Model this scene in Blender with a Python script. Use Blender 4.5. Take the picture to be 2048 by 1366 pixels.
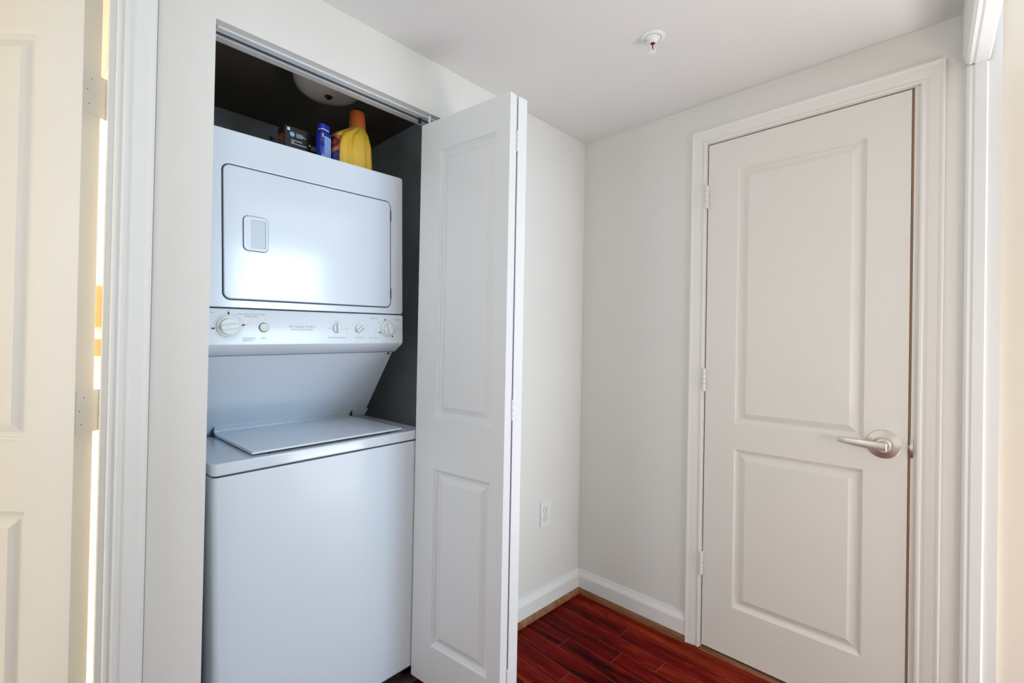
import bpy, bmesh, math, random
from mathutils import Matrix, Vector
random.seed(7)
for o in list(bpy.data.objects): bpy.data.objects.remove(o)
S = bpy.context.scene
COL = S.collection
PI = math.pi
def rad(a): return math.radians(a)

# ------------------------------------------------------------------ camera
YAW, PITCH, ROLL, FPX = rad(44.1698), rad(0.397), rad(1.0749), 938.06
fw = Vector((math.cos(YAW)*math.cos(PITCH), math.sin(YAW)*math.cos(PITCH), math.sin(PITCH)))
rt = fw.cross(Vector((0, 0, 1))).normalized(); up = rt.cross(fw)
r2 = rt*math.cos(ROLL) + up*math.sin(ROLL); u2 = -rt*math.sin(ROLL) + up*math.cos(ROLL)
cd = bpy.data.cameras.new('camera'); cam = bpy.data.objects.new('camera', cd); COL.objects.link(cam)
cd.sensor_fit = 'HORIZONTAL'; cd.sensor_width = 36; cd.lens = FPX/2048*36
cd.clip_start = 0.02
cam.matrix_world = Matrix(((r2.x, u2.x, -fw.x, -1.9248), (r2.y, u2.y, -fw.y, -1.3825), (r2.z, u2.z, -fw.z, 1.2127), (0, 0, 0, 1)))
S.camera = cam

# ------------------------------------------------------------------ world, lights, exposure
w = bpy.data.worlds.new('world'); S.world = w; w.use_nodes = True
w.node_tree.nodes['Background'].inputs[0].default_value = (0.8, 0.9, 1, 1)
w.node_tree.nodes['Background'].inputs[1].default_value = 0.3
def area(name, loc, rot, sx, sy, power, col):
    l = bpy.data.lights.new(name, 'AREA'); l.shape = 'RECTANGLE'; l.size = sx; l.size_y = sy
    l.energy = power; l.color = col
    o = bpy.data.objects.new(name, l); COL.objects.link(o); o.location = loc; o.rotation_euler = rot
    return o
LW, LW2, LH, LL, LB, LU, LE = 62, 16, 4.2, 11, 44, 47, 8
area('window_daylight', (0.37, -4.57, 1.62), (rad(90), 0, 0), 0.98, 1.40, LW, (0.62, 0.82, 1.0))
area('left_window_fill', (-2.3, -4.57, 1.35), (rad(90), 0, 0), 1.5, 2.0, LW2, (0.70, 0.86, 1.0))  # unseen fill, added to brighten the left of the hall
def bulb(name, loc, r, power, col):
    l = bpy.data.lights.new(name, 'POINT'); l.shadow_soft_size = r; l.energy = power; l.color = col
    o = bpy.data.objects.new(name, l); COL.objects.link(o); o.location = loc
area('hall_side_fill', (-3.46, -0.45, 1.02), (rad(90), 0, rad(-90)), .55, 1.9, LE, (0.74, 0.88, 1.0))  # fill panel added to brighten faces turned to the left end
area('hall_ceiling_fill', (-2.45, -1.15, 0.9), (rad(180), 0, 0), .4, .4, 4.5, (0.7, 0.86, 1.0))  # added fill, bounced off the hall ceiling
area('floor_bounce_fill', (0.22, -2.40, 0.06), (rad(180-8), 0, 0), 1.25, 1.35, LU, (0.90, 0.95, 1.0))  # unseen panel near the floor, added to lift ceiling and wall tops
bulb('hall_lamp_light', (-3.2, -0.16, 1.6), .15, LH, (1.0, 0.74, 0.48))
bulb('warm_right_fill', (-0.9, -2.2, 1.0), .16, LL, (1.0, 0.84, 0.66))  # added warm fill for the right wall and trim
area('bedroom_lamp_light', (-2.2, 1.5, 2.17), (0, 0, 0), 0.9, 0.9, LB, (1.0, 0.84, 0.58))
vs = S.view_settings
S.display_settings.display_device = 'sRGB'
vs.view_transform = 'Standard'; vs.look = 'None'; vs.gamma = 1; vs.use_curve_mapping = False
vs.exposure = 0.31

# ------------------------------------------------------------------ materials
def mat(name, col, rough=0.5, metal=0.0, bump=0.0, bscale=200, var=0.0, vscale=3, coat=0.0, spec=0.5):
    m = bpy.data.materials.new(name); m.use_nodes = True
    nt = m.node_tree; b = nt.nodes['Principled BSDF']
    b.inputs['Base Color'].default_value = (*col, 1); b.inputs['Roughness'].default_value = rough
    b.inputs['Metallic'].default_value = metal; b.inputs['Coat Weight'].default_value = coat
    b.inputs['Coat Roughness'].default_value = .09
    b.inputs['Specular IOR Level'].default_value = spec
    tc = nt.nodes.new('ShaderNodeTexCoord')
    if bump > 0:
        n = nt.nodes.new('ShaderNodeTexNoise'); n.inputs['Scale'].default_value = bscale; n.inputs['Detail'].default_value = 3
        nt.links.new(tc.outputs['Object'], n.inputs['Vector'])
        bp = nt.nodes.new('ShaderNodeBump'); bp.inputs['Strength'].default_value = bump; bp.inputs['Distance'].default_value = 0.002
        nt.links.new(n.outputs[0], bp.inputs['Height']); nt.links.new(bp.outputs[0], b.inputs['Normal'])
    if var > 0:
        n = nt.nodes.new('ShaderNodeTexNoise'); n.inputs['Scale'].default_value = vscale; n.inputs['Detail'].default_value = 2
        nt.links.new(tc.outputs['Object'], n.inputs['Vector'])
        r = nt.nodes.new('ShaderNodeValToRGB')
        r.color_ramp.elements[0].position = .3; r.color_ramp.elements[1].position = .7
        r.color_ramp.elements[0].color = (*[c*(1-var) for c in col], 1); r.color_ramp.elements[1].color = (*[min(1, c*(1+var*.3)) for c in col], 1)
        nt.links.new(n.outputs[0], r.inputs[0]); nt.links.new(r.outputs[0], b.inputs['Base Color'])
    return m
def wood(name, dark, mid, light, rough=0.3, stretch=(9, 1.1, 9), wave=True, coat=0.3, spec=.5):
    m = bpy.data.materials.new(name); m.use_nodes = True
    nt = m.node_tree; b = nt.nodes['Principled BSDF']; L = nt.links.new
    tc = nt.nodes.new('ShaderNodeTexCoord'); oi = nt.nodes.new('ShaderNodeObjectInfo')
    mul = nt.nodes.new('ShaderNodeMath'); mul.operation = 'MULTIPLY'; mul.inputs[1].default_value = 37
    L(oi.outputs['Random'], mul.inputs[0])
    cb = nt.nodes.new('ShaderNodeCombineXYZ'); L(mul.outputs[0], cb.inputs[0]); L(mul.outputs[0], cb.inputs[1]); L(mul.outputs[0], cb.inputs[2])
    ad = nt.nodes.new('ShaderNodeVectorMath'); L(tc.outputs['Object'], ad.inputs[0]); L(cb.outputs[0], ad.inputs[1])
    mp = nt.nodes.new('ShaderNodeMapping'); mp.inputs['Scale'].default_value = stretch; L(ad.outputs[0], mp.inputs[0])
    n1 = nt.nodes.new('ShaderNodeTexNoise'); n1.inputs['Scale'].default_value = 2.2; n1.inputs['Detail'].default_value = 5; n1.inputs['Distortion'].default_value = 1.2
    L(mp.outputs[0], n1.inputs[0])
    n2 = nt.nodes.new('ShaderNodeTexNoise'); n2.inputs['Scale'].default_value = 26; n2.inputs['Detail'].default_value = 3
    L(mp.outputs[0], n2.inputs[0])
    mx = nt.nodes.new('ShaderNodeMath'); mx.operation = 'MULTIPLY_ADD'; mx.inputs[1].default_value = 0.35; L(n2.outputs[0], mx.inputs[0]); 
    sc = nt.nodes.new('ShaderNodeMath'); sc.operation = 'MULTIPLY_ADD'; sc.inputs[1].default_value = 0.9; sc.inputs[2].default_value = -0.14; L(n1.outputs[0], sc.inputs[0]); L(sc.outputs[0], mx.inputs[2])
    ra = nt.nodes.new('ShaderNodeMath'); ra.operation = 'MULTIPLY_ADD'; ra.inputs[1].default_value = 0.24; ra.inputs[2].default_value = -0.12; L(oi.outputs['Random'], ra.inputs[0])
    a2 = nt.nodes.new('ShaderNodeMath'); a2.operation = 'ADD'; L(mx.outputs[0], a2.inputs[0]); L(ra.outputs[0], a2.inputs[1])
    r = nt.nodes.new('ShaderNodeValToRGB'); e = r.color_ramp.elements
    e[0].position = .27; e[0].color = (*dark, 1); e[1].position = .78; e[1].color = (*light, 1)
    x = e.new(.5); x.color = (*mid, 1)
    L(a2.outputs[0], r.inputs[0]); L(r.outputs[0], b.inputs['Base Color'])
    b.inputs['Specular IOR Level'].default_value = spec; b.inputs['Roughness'].default_value = rough; b.inputs['Coat Weight'].default_value = coat; b.inputs['Coat Roughness'].default_value = .15
    bp = nt.nodes.new('ShaderNodeBump'); bp.inputs['Strength'].default_value = .15; bp.inputs['Distance'].default_value = .001
    L(n2.outputs[0], bp.inputs['Height']); L(bp.outputs[0], b.inputs['Normal'])
    return m
M_wall = mat('wall_paint', (.82, .80, .755), .75, bump=.05, bscale=300, var=.015, vscale=2)
M_wallwarm = mat('living_wall_paint', (.84, .77, .66), .8, bump=.05, bscale=300)
M_ceil = mat('ceiling_paint', (.79, .77, .75), .9, bump=.04, bscale=250)
M_trim = mat('white_trim_paint', (.86, .86, .84), .38, bump=.02, bscale=60)
M_dtrim = mat('cream_trim_paint', (.85, .82, .77), .4, bump=.02, bscale=60)
M_door = mat('door_paint', (.84, .81, .755), .42, bump=.03, bscale=90)
M_bif = mat('bifold_paint', (.82, .83, .84), .4, bump=.03, bscale=90)
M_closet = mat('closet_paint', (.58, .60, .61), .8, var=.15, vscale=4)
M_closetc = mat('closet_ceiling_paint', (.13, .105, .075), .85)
M_enamel = mat('white_enamel', (.72, .80, .89), .17, coat=.40, bump=.015, bscale=9)
M_enamel3 = mat('washer_enamel', (.72, .80, .89), .34, coat=.06)
M_enamel2 = mat('white_plastic', (.73, .80, .88), .22)
M_knob = mat('knob_plastic', (.72, .77, .78), .35)
M_pocket = mat('pocket_plastic', (.60, .68, .77), .35)
M_btn = mat('button_plastic', (.66, .72, .66), .35)
M_gap = mat('dark_gaps_and_parts', (.03, .04, .05), .7)  # shade of seams and gaps as a dark colour; small dark parts too
M_groove = mat('groove_shade_grey', (.10, .135, .18), .7)  # shade colour for the groove around the dryer door
M_black = mat('black_plastic', (.012, .012, .014), .4)
M_print = mat('grey_print', (.44, .48, .54), .6)
M_red = mat('dark_red_print', (.17, .004, .045), .6)
M_alu = mat('white_metal_track', (.80, .86, .90), .35)
M_chan = mat('grey_channel', (.24, .26, .28), .5)
M_nickel = mat('satin_nickel', (.70, .655, .60), .40, metal=1.0, var=.1, vscale=40)
M_hinge = mat('painted_hinge', (.83, .81, .76), .4)
M_brass = mat('brass', (.45, .32, .08), .3, metal=1.0)
M_glass = mat('opal_glass', (.80, .70, .62), .25)
M_yel = mat('yellow_plastic', (.80, .50, .05), .32, coat=.2)
M_org = mat('orange_cap_plastic', (.55, .13, .02), .4)
M_lab1 = mat('orange_label', (.55, .13, .03), .45)
M_lab2 = mat('maroon_label', (.09, .012, .025), .45)
M_lab3 = mat('blue_label', (.03, .05, .25), .45, var=.8, vscale=160)
M_blue = mat('blue_plastic', (.012, .03, .42), .3, coat=.2)
M_lblue = mat('light_blue_label', (.30, .52, .80), .5)
M_white = mat('white_print', (.80, .80, .80), .5)
M_oprint = mat('orange_print', (.42, .10, .03), .5)
M_logo = mat('light_blue_print', (.18, .45, .75), .5)
M_box = mat('black_card', (.008, .008, .010), .45)
M_cherry = wood('cherry_wood', (.022, .0009, .001), (.150, .0036, .0020), (.29, .038, .010), .42, stretch=(8, .8, 8), coat=0, spec=.04)
M_oak = wood('oak_wood', (.10, .035, .015), (.26, .115, .055), (.38, .20, .11), .5, coat=0, spec=.2)
M_seam = mat('plank_seam', (.42, .20, .17), .6)
M_raw = mat('raw_wood_edge', (.20, .12, .07), .7)
M_strip = mat('brown_strip', (.40, .26, .16), .7)
M_stone = mat('grey_brown_floor', (.13, .11, .095), .8, var=.6, vscale=60)
M_light = mat('pale_plaster', (.88, .87, .85), .7)
M_beige = mat('beige_plastic', (.70, .48, .25), .5)

# ------------------------------------------------------------------ mesh helpers
def obj(name, bm, m, parent=None, smooth=False, bevel=0, loc=None, rot=None, seg=2):
    me = bpy.data.meshes.new(name)
    bmesh.ops.recalc_face_normals(bm, faces=bm.faces[:]); bm.to_mesh(me); bm.free()
    if m: me.materials.append(m)
    o = bpy.data.objects.new(name, me); COL.objects.link(o)
    if parent: o.parent = parent
    if loc: o.location = loc
    if rot: o.rotation_euler = rot
    if smooth:
        for p in me.polygons: p.use_smooth = True
    if bevel:
        b = o.modifiers.new('bevel', 'BEVEL'); b.width = bevel; b.segments = seg; b.limit_method = 'ANGLE'; b.angle_limit = rad(40)
        for p in me.polygons: p.use_smooth = True
        b.harden_normals = True
    return o
def sharp(o, ang):
    o.data.set_sharp_from_angle(angle=rad(ang)); return o
def empty(name, loc=(0, 0, 0), rot=(0, 0, 0), parent=None):
    o = bpy.data.objects.new(name, None); COL.objects.link(o); o.location = loc; o.rotation_euler = rot
    o.empty_display_size = .05
    if parent: o.parent = parent
    return o
def struct(o, label=None):
    o['kind'] = 'structure'
    if label: o['label'] = label
    return o
def tag(o, label, cat, group=None):
    o['label'] = label; o['category'] = cat
    if group: o['group'] = group
    return o
def box(bm, x0, x1, y0, y1, z0, z1):
    v = [bm.verts.new((x, y, z)) for x in (x0, x1) for y in (y0, y1) for z in (z0, z1)]
    for f in ((0, 1, 3, 2), (4, 6, 7, 5), (0, 4, 5, 1), (2, 3, 7, 6), (0, 2, 6, 4), (1, 5, 7, 3)): bm.faces.new([v[i] for i in f])
def boxes(*bs):
    bm = bmesh.new()
    for b in bs: box(bm, *b)
    return bm
def rrect(x0, x1, z0, z1, r, n=6):
    pts = []
    for cx, cz, a0 in ((x1-r, z1-r, 0), (x0+r, z1-r, 90), (x0+r, z0+r, 180), (x1-r, z0+r, 270)):
        for i in range(n+1):
            a = rad(a0 + 90*i/n); pts.append((cx+r*math.cos(a), cz+r*math.sin(a)))
    return pts
def extr(bm, pts, f0, f1, caps=(True, True)):
    """pts 2D; f0/f1 map a 2D point to 3D at each end"""
    a = [bm.verts.new(f0(p)) for p in pts]; b = [bm.verts.new(f1(p)) for p in pts]; n = len(pts)
    for i in range(n): bm.faces.new((a[i], a[(i+1) % n], b[(i+1) % n], b[i]))
    if caps[0]: bm.faces.new(a)
    if caps[1]: bm.faces.new(b[::-1])
    return a, b
def plate_xz(bm, pts, y0, y1, caps=(True, True)): return extr(bm, pts, lambda p: (p[0], y0, p[1]), lambda p: (p[0], y1, p[1]), caps)
def plate_xy(bm, pts, z0, z1, caps=(True, True)): return extr(bm, pts, lambda p: (p[0], p[1], z0), lambda p: (p[0], p[1], z1), caps)
def plate_yz(bm, pts, x0, x1, caps=(True, True)): return extr(bm, pts, lambda p: (x0, p[0], p[1]), lambda p: (x1, p[0], p[1]), caps)
def ring_xz(bm, outer, inner, y0, y1):
    """closed ring plate between two loops of the same count (front y0, back y1)"""
    n = len(outer)
    L = [[bm.verts.new((p[0], y, p[1])) for p in loop] for loop, y in ((outer, y0), (inner, y0), (inner, y1), (outer, y1))]
    for k in range(4):
        A, B = L[k], L[(k+1) % 4]
        for i in range(n): bm.faces.new((A[i], A[(i+1) % n], B[(i+1) % n], B[i]))
def lathe(bm, prof, n=32, axis='z', c=(0, 0, 0)):
    """prof list of (r, h) along axis"""
    rings = []
    for r, h in prof:
        ring = []
        for i in range(n):
            a = 2*PI*i/n; x, y = r*math.cos(a), r*math.sin(a)
            p = {'z': (x, y, h), 'y': (x, h, y), 'x': (h, x, y)}[axis]
            ring.append(bm.verts.new((c[0]+p[0], c[1]+p[1], c[2]+p[2])))
        rings.append(ring)
    for A, B in zip(rings, rings[1:]):
        for i in range(n): bm.faces.new((A[i], A[(i+1) % n], B[(i+1) % n], B[i]))
    for R_ in (rings[0], rings[-1]):
        bm.faces.new(R_)
def tube(bm, pts, r, n=8):
    pts = [Vector(p) for p in pts]; rings = []
    for i, p in enumerate(pts):
        t = (pts[min(i+1, len(pts)-1)] - pts[max(i-1, 0)]).normalized()
        a = t.cross(Vector((0, 0, 1)) if abs(t.z) < .9 else Vector((1, 0, 0))).normalized(); b = t.cross(a)
        rings.append([bm.verts.new(p + a*r*math.cos(2*PI*k/n) + b*r*math.sin(2*PI*k/n)) for k in range(n)])
    for A, B in zip(rings, rings[1:]):
        for i in range(n): bm.faces.new((A[i], A[(i+1) % n], B[(i+1) % n], B[i]))
    bm.faces.new(rings[0]); bm.faces.new(rings[-1])
def text(name, s, size, loc, rot, m, parent, align='CENTER'):
    cu = bpy.data.curves.new(name, 'FONT'); cu.body = s; cu.size = size; cu.align_x = align; cu.align_y = 'CENTER'
    cu.resolution_u = 2
    t = bpy.data.objects.new(name+'_tmp', cu); COL.objects.link(t)
    dg = bpy.context.evaluated_depsgraph_get(); dg.update()
    me = bpy.data.meshes.new_from_object(t.evaluated_get(dg)); bpy.data.objects.remove(t)
    me.materials.clear(); me.materials.append(m); me.name = name
    o = bpy.data.objects.new(name, me); COL.objects.link(o); o.location = loc; o.rotation_euler = rot
    if parent: o.parent = parent
    return o

# ------------------------------------------------------------------ room shell
H = 2.2224          # hall ceiling
HL = 2.60           # living room ceiling
XO, XO2, ZO = -1.607, -0.765, 2.0316    # closet opening
DXL, DXR, DZ = -2.585, -1.797, 2.052    # left doorway clear opening
WT = 0.10
struct(obj('wall_left', boxes((-3.5, DXL-.02, 0, WT, 0, H), (DXL-.02, DXR+.02, 0, WT, DZ+.02, H), (DXR+.02, XO, 0, WT, 0, H),
                              (XO, XO2, 0, WT, ZO, H), (XO2, .12, 0, WT, 0, H)), M_wall), 'painted wall around the laundry closet')
BY1, BY2, BZ = -0.6125, -1.2575, 2.046  # right doorway clear opening
struct(obj('wall_right', boxes((0, .12, BY1+.02, 0, 0, H), (0, .12, BY2-.02, BY1+.02, BZ+.02, H), (0, .12, -1.4476, BY2-.02, 0, HL)), M_wall), 'painted wall around the closed door')
struct(obj('ceiling', boxes((-3.5, 0, -1.40, 0, H, H+.08)), M_ceil), 'plain white hall ceiling')
struct(obj('wall_hall', boxes((-3.5, -1.05, -1.64, -1.53, 0, H)), M_wall))
# living room beyond the cased opening
struct(obj('wall_far', boxes((-3.5, -3.1, -4.7, -4.6, 0, HL), (-3.1, -1.5, -4.7, -4.6, 2.4, HL), (-3.1, -1.5, -4.7, -4.6, 0, .3), (-1.5, -.13, -4.7, -4.6, 0, HL), (-.13, .87, -4.7, -4.6, 0, .9),
                             (-.13, .87, -4.7, -4.6, 2.34, HL), (.87, 2.1, -4.7, -4.6, 0, HL)), M_wallwarm))
struct(obj('wall_end', boxes((.0, .12, -1.64, -1.4476, 0, HL)), M_wallwarm), 'cream wall beyond the cased opening')
struct(obj('wall_east', boxes((2.0, 2.1, -4.6, -1.3, 0, HL)), M_wallwarm))
struct(obj('wall_west', boxes((-3.6, -3.5, -4.7, .1, 0, HL)), M_wall))
struct(obj('wall_north', boxes((.12, 2.1, -1.44, -1.3, 0, HL)), M_wallwarm))
struct(obj('ceiling', boxes((-3.5, 2.1, -4.7, -1.44, HL, HL+.08)), M_ceil))
struct(obj('floor', boxes((-3.6, 2.1, -4.7, -1.62, -.05, 0)), M_cherry), 'wood floor of the living room')
# bedroom behind the ajar door
struct(obj('wall_bedroom', boxes((-3.6, -1.70, 2.6, 2.7, 0, H), (-3.6, -3.5, .1, 2.7, 0, H), (-1.74, -1.68, WT, 2.6, 0, H)), M_light))
struct(obj('ceiling', boxes((-3.6, -1.68, WT, 2.7, H, H+.08)), M_ceil))
struct(obj('floor', boxes((-3.6, -1.68, .02, 2.7, -.05, -.001)), M_light))
# closet interior
struct(obj('wall_closet', boxes((-1.68, -1.64, WT, 1.0, 0, H), (-.70, -.66, WT, 1.0, 0, H), (-1.68, -.66, .965, 1.0, 0, H)), M_closet), 'grey painted inside of the laundry closet')
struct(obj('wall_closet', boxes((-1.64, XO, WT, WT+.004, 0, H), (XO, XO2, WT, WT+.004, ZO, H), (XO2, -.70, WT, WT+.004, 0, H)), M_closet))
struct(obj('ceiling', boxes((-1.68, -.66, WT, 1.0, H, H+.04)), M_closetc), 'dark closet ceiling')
struct(obj('floor', boxes((-1.64, -.66, .035, .965, -.05, .003)), M_stone), 'grey brown closet floor')
# store room behind the closed door
struct(obj('wall_store', boxes((.12, 1.2, -1.30, -1.28, 0, H), (.12, 1.2, -.5, -.48, 0, H), (1.18, 1.2, -1.3, -.48, 0, H)), M_wall))
struct(obj('ceiling', boxes((.0, 1.2, -1.30, -.48, H, H+.04)), M_ceil))

# hall floor: planks (parts of the floor)
FL = struct(obj('floor', boxes((-3.5, .13, -1.62, .035, -.05, -.0010)), M_seam), 'cherry red plank floor of the hall')
SK = 0.035; PW = .0795; GAPW = .0012
def plank_bm(x0, x1, y0, y1):
    bm = bmesh.new(); b = .0007; z = 0
    def V(x, y, zz): return bm.verts.new((x + SK*y, y, zz))
    t = [V(x0+b, y0+b, z), V(x1-b, y0+b, z), V(x1-b, y1-b, z), V(x0+b, y1-b, z)]
    m_ = [V(x0, y0, z-b), V(x1, y0, z-b), V(x1, y1, z-b), V(x0, y1, z-b)]
    d = [V(x0, y0, z-.006), V(x1, y0, z-.006), V(x1, y1, z-.006), V(x0, y1, z-.006)]
    bm.faces.new(t)
    for A, B in ((t, m_), (m_, d)):
        for i in range(4): bm.faces.new((A[i], A[(i+1) % 4], B[(i+1) % 4], B[i]))
    return bm
def add_plank(x0, x1, y0, y1):
    cx, cy = (x0+x1)/2, (y0+y1)/2
    bm = plank_bm(x0, x1, y0, y1)
    bmesh.ops.translate(bm, verts=bm.verts[:], vec=(-cx-SK*cy, -cy, 0))
    obj('plank', bm, M_cherry, FL, loc=(cx+SK*cy, cy, 0))
JOINTS = {-2: [-.5], -1: [-.92], 0: [-.343, -.98], 1: [-.5565, -1.15], 2: [-.41, -1.02], 3: [-.207, -.86], 4: [-.72], 5: [-.334, -1.05], 6: [-.60, -1.2], 7: [-.25, -.9]}
row = -2; xr = -.093 + 2*PW
while xr > -3.44:
    x1 = xr - GAPW/2; x0 = xr - PW + GAPW/2
    k = row
    js = JOINTS.get(k)
    if js is None:
        js = []; y = -.15 - random.random()*.7
        while y > -1.45: js.append(y); y -= .55 + random.random()*.5
    ys = [.033] + js + [-1.615]
    x1c = min(x1, .125)
    if x1c - x0 > .01:
        for a, b in zip(ys, ys[1:]): add_plank(x0, x1c, b + GAPW/2, a - GAPW/2)
    xr -= PW; row += 1

# baseboards and shoe mouldings
def sweep_y(prof, x, sx, y0, y1):       # profile (t, z), board on plane x, sticking out along sx
    bm = bmesh.new(); extr(bm, prof, lambda p: (x+sx*p[0], y0, p[1]), lambda p: (x+sx*p[0], y1, p[1])); return bm
def sweep_x(prof, y, sy, x0, x1):
    bm = bmesh.new(); extr(bm, prof, lambda p: (x0, y+sy*p[0], p[1]), lambda p: (x1, y+sy*p[0], p[1])); return bm
BP = [(0, 0), (.014, 0), (.014, .080), (.0125, .0855), (.006, .101), (.004, .1095), (0, .1098)]
SP = [(.0142, 0), (.027, 0), (.027, .010), (.0255, .017), (.022, .022), (.0165, .0245), (.0142, .0245)]
BCX = -.5555
struct(obj('baseboard_left', sweep_x(BP, 0, -1, XO2+.02, 0), M_trim), 'white baseboard below the outlet')
struct(obj('baseboard_right', sweep_y(BP, 0, -1, -.5555, -.0005), M_trim), 'white baseboard between the corner and the door casing')
struct(obj('trim_1', sweep_x(SP, 0, -1, XO2+.02, -.0145), M_oak), 'brown wood shoe moulding below the outlet')
struct(obj('trim_2', sweep_y(SP, 0, -1, -.5555, -.0145), M_oak), 'brown wood shoe moulding left of the door casing')

# casings: profile over width (0 = inner edge) -> thickness, mitred legs and head
CP = [(0, 0), (0, .0095), (.003, .0115), (.008, .0118), (.011, .0105), (.0125, .0085), (.015, .0090), (.022, .0115), (.036, .0138),
      (.044, .0150), (.047, .0165), (.052, .0182), (.0555, .0180), (.057, .0165), (.057, 0)]
def casing(parent, f, a_in0, a_in1, z_in, name='casing', M_trim=M_trim):
    """f(a, z, t) -> 3D; a along the wall. legs + mitred head, three pieces"""
    for s, a in ((-1, a_in0), (1, a_in1)):
        bm = bmesh.new()
        extr(bm, CP, lambda p: f(a+s*p[0], 0, p[1]), lambda p: f(a+s*p[0], z_in+p[0], p[1]))
        obj(name+'_leg', bm, M_trim, parent)
    bm = bmesh.new()
    extr(bm, CP, lambda p: f(a_in0-p[0], z_in+p[0], p[1]), lambda p: f(a_in1+p[0], z_in+p[0], p[1]))
    obj(name+'_head', bm, M_trim, parent)
# right door frame
T3 = struct(empty('trim_3', (0, (BY1+BY2)/2, 0)), 'cream white door casing of the closed door')
def inv(o): return lambda f: f
oy = (BY1+BY2)/2
casing(T3, lambda a, z, t: (-t, a-oy, z), BY2-.014, BY1+.003, BZ+.002, M_trim=M_dtrim)
obj('jamb', boxes((0, .118, BY1-oy, BY1-oy+.0195, 0, BZ), (0, .118, BY2-oy-.0195, BY2-oy, 0, BZ), (0, .118, BY2-oy-.0195, BY1-oy+.0195, BZ, BZ+.0195)), M_dtrim, T3)
obj('raw_wood_strip', boxes((.006, .034, BY2-oy+.0003, BY2-oy+.0062, 0, BZ-.0005)), M_strip, T3)  # added brown filler so raw wood shows lit inside the door gap
obj('door_stop', boxes((.038, .060, BY1-oy-.010, BY1-oy-.0005, 0, BZ-.0005), (.038, .060, BY2-oy+.0005, BY2-oy+.010, 0, BZ-.0005), (.038, .060, BY2-oy+.010, BY1-oy-.010, BZ-.010, BZ-.0005)), M_raw, T3)
sp = bmesh.new(); n = 10
prof = [(-.0095*math.sin(PI*i/n)-.0005, .0) for i in range(n+1)]
for z0 in (0,):
    A = [(x_, -.030+.06*i/n) for i, (x_, _) in enumerate(prof)]
    A2 = [(x_+.002, z_) for x_, z_ in A[::-1]]
    extr(sp, A+A2, lambda p: (p[0], BY2-oy-.006, p[1]+.912), lambda p: (p[0], BY2-oy+.001, p[1]+.912))
obj('strike_plate', sp, M_nickel, T3)
# threshold under the right door
struct(obj('trim_4', sweep_y([(-.02, .0), (.0, .0), (.10, .0), (.10, .0030), (.0, .0030), (-.017, .0015)], .0, 1, BY2, BY1), M_oak), 'brown wood threshold under the closed door')

# ------------------------------------------------------------------ panelled doors
PPROF = [(0, 0), (.004, .0055), (.008, .0072), (.0095, .0100), (.013, .0116), (.019, .0116), (.022, .0105), (.040, .0020)]
def panel_bm(x0, x1, z0, z1, depth_sign=1, y=0):
    bm = bmesh.new(); rings = []
    for o_, d in PPROF:
        rings.append([bm.verts.new((x, y+depth_sign*d, z)) for x, z in ((x0+o_, z0+o_), (x1-o_, z0+o_), (x1-o_, z1-o_), (x0+o_, z1-o_))])
    for A, B in zip(rings, rings[1:]):
        for i in range(4): bm.faces.new((A[i], A[(i+1) % 4], B[(i+1) % 4], B[i]))
    bm.faces.new(rings[-1])
    return bm
def slab_bm(W, Hh, T, panels):
    bm = bmesh.new()
    xs = sorted({0, W} | {p[0] for p in panels} | {p[1] for p in panels}); zs = sorted({0, Hh} | {p[2] for p in panels} | {p[3] for p in panels})
    for y, holes in ((0, True), (T, True)):
        g = {(x, z): bm.verts.new((x, y, z)) for x in xs for z in zs}
        for x0, x1 in zip(xs, xs[1:]):
            for z0, z1 in zip(zs, zs[1:]):
                if holes and any(abs(p[0]-x0) < 1e-6 and abs(p[1]-x1) < 1e-6 and p[2]-1e-6 <= z0 and z1 <= p[3]+1e-6 for p in panels): continue
                bm.faces.new((g[x0, z0], g[x1, z0], g[x1, z1], g[x0, z1]))
        if y == 0: g0 = g
    for seq in ([(x, 0) for x in xs], [(W, z) for z in zs], [(x, Hh) for x in xs[::-1]], [(0, z) for z in zs[::-1]]):
        for a, b in zip(seq, seq[1:]): bm.faces.new((g0[a], g0[b], g[b], g[a]))
    return bm
def panel_door(parent, W, Hh, T, panels, m, slab='slab', pparent=None):
    s = obj(slab, slab_bm(W, Hh, T, panels), m, parent)
    for p in panels:
        bm = panel_bm(*p, 1, 0)
        b2 = panel_bm(*p, -1, T); me = bpy.data.meshes.new('t'); b2.to_mesh(me); b2.free(); bm.from_mesh(me); bpy.data.meshes.remove(me)
        obj('panel', bm, m, pparent or s)
    return s
def hinge_barrel(bm, c, h, r, gaps=(.0, .33, .52, .75, 1.0)):
    for a, b in zip(gaps, gaps[1:]):
        lathe(bm, [(r*.85, c[2]+h*a+.0004), (r, c[2]+h*a+.0014), (r, c[2]+h*b-.0014), (r*.85, c[2]+h*b-.0004)], 12, 'z', (c[0], c[1], 0))

# door_1: closed door in the right wall. local x runs from the hinge edge, front faces the hall
D1 = struct(empty('door_1', (.0, -.6170, .0130), (0, 0, rad(-90))), 'closed cream two-panel door with lever handle')
D1['category'] = 'door'
DW = .6335
s1 = panel_door(D1, DW, 2.028, .035, [(.1152, .5215, .910, 1.910), (.1152, .5215, .193, .809)], M_door)
del D1['category']
for zc in (1.826, 1.083, .341):
    bm = bmesh.new(); hinge_barrel(bm, (-.0022, -.0120, zc-.046-.011), .093, .0074)
    box(bm, -.0018, .0, -.004, .030, zc-.046-.011, zc+.046-.011)
    obj('hinge', bm, M_hinge, D1, smooth=False)
hx, hz = .574, .902
bm = bmesh.new(); lathe(bm, [(.0455, 0), (.0455, -.0035), (.0440, -.0048), (.026, -.0098), (.0255, -.0075), (.0215, -.0075), (.0210, -.011)], 40, 'y', (hx, 0, hz))
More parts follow.
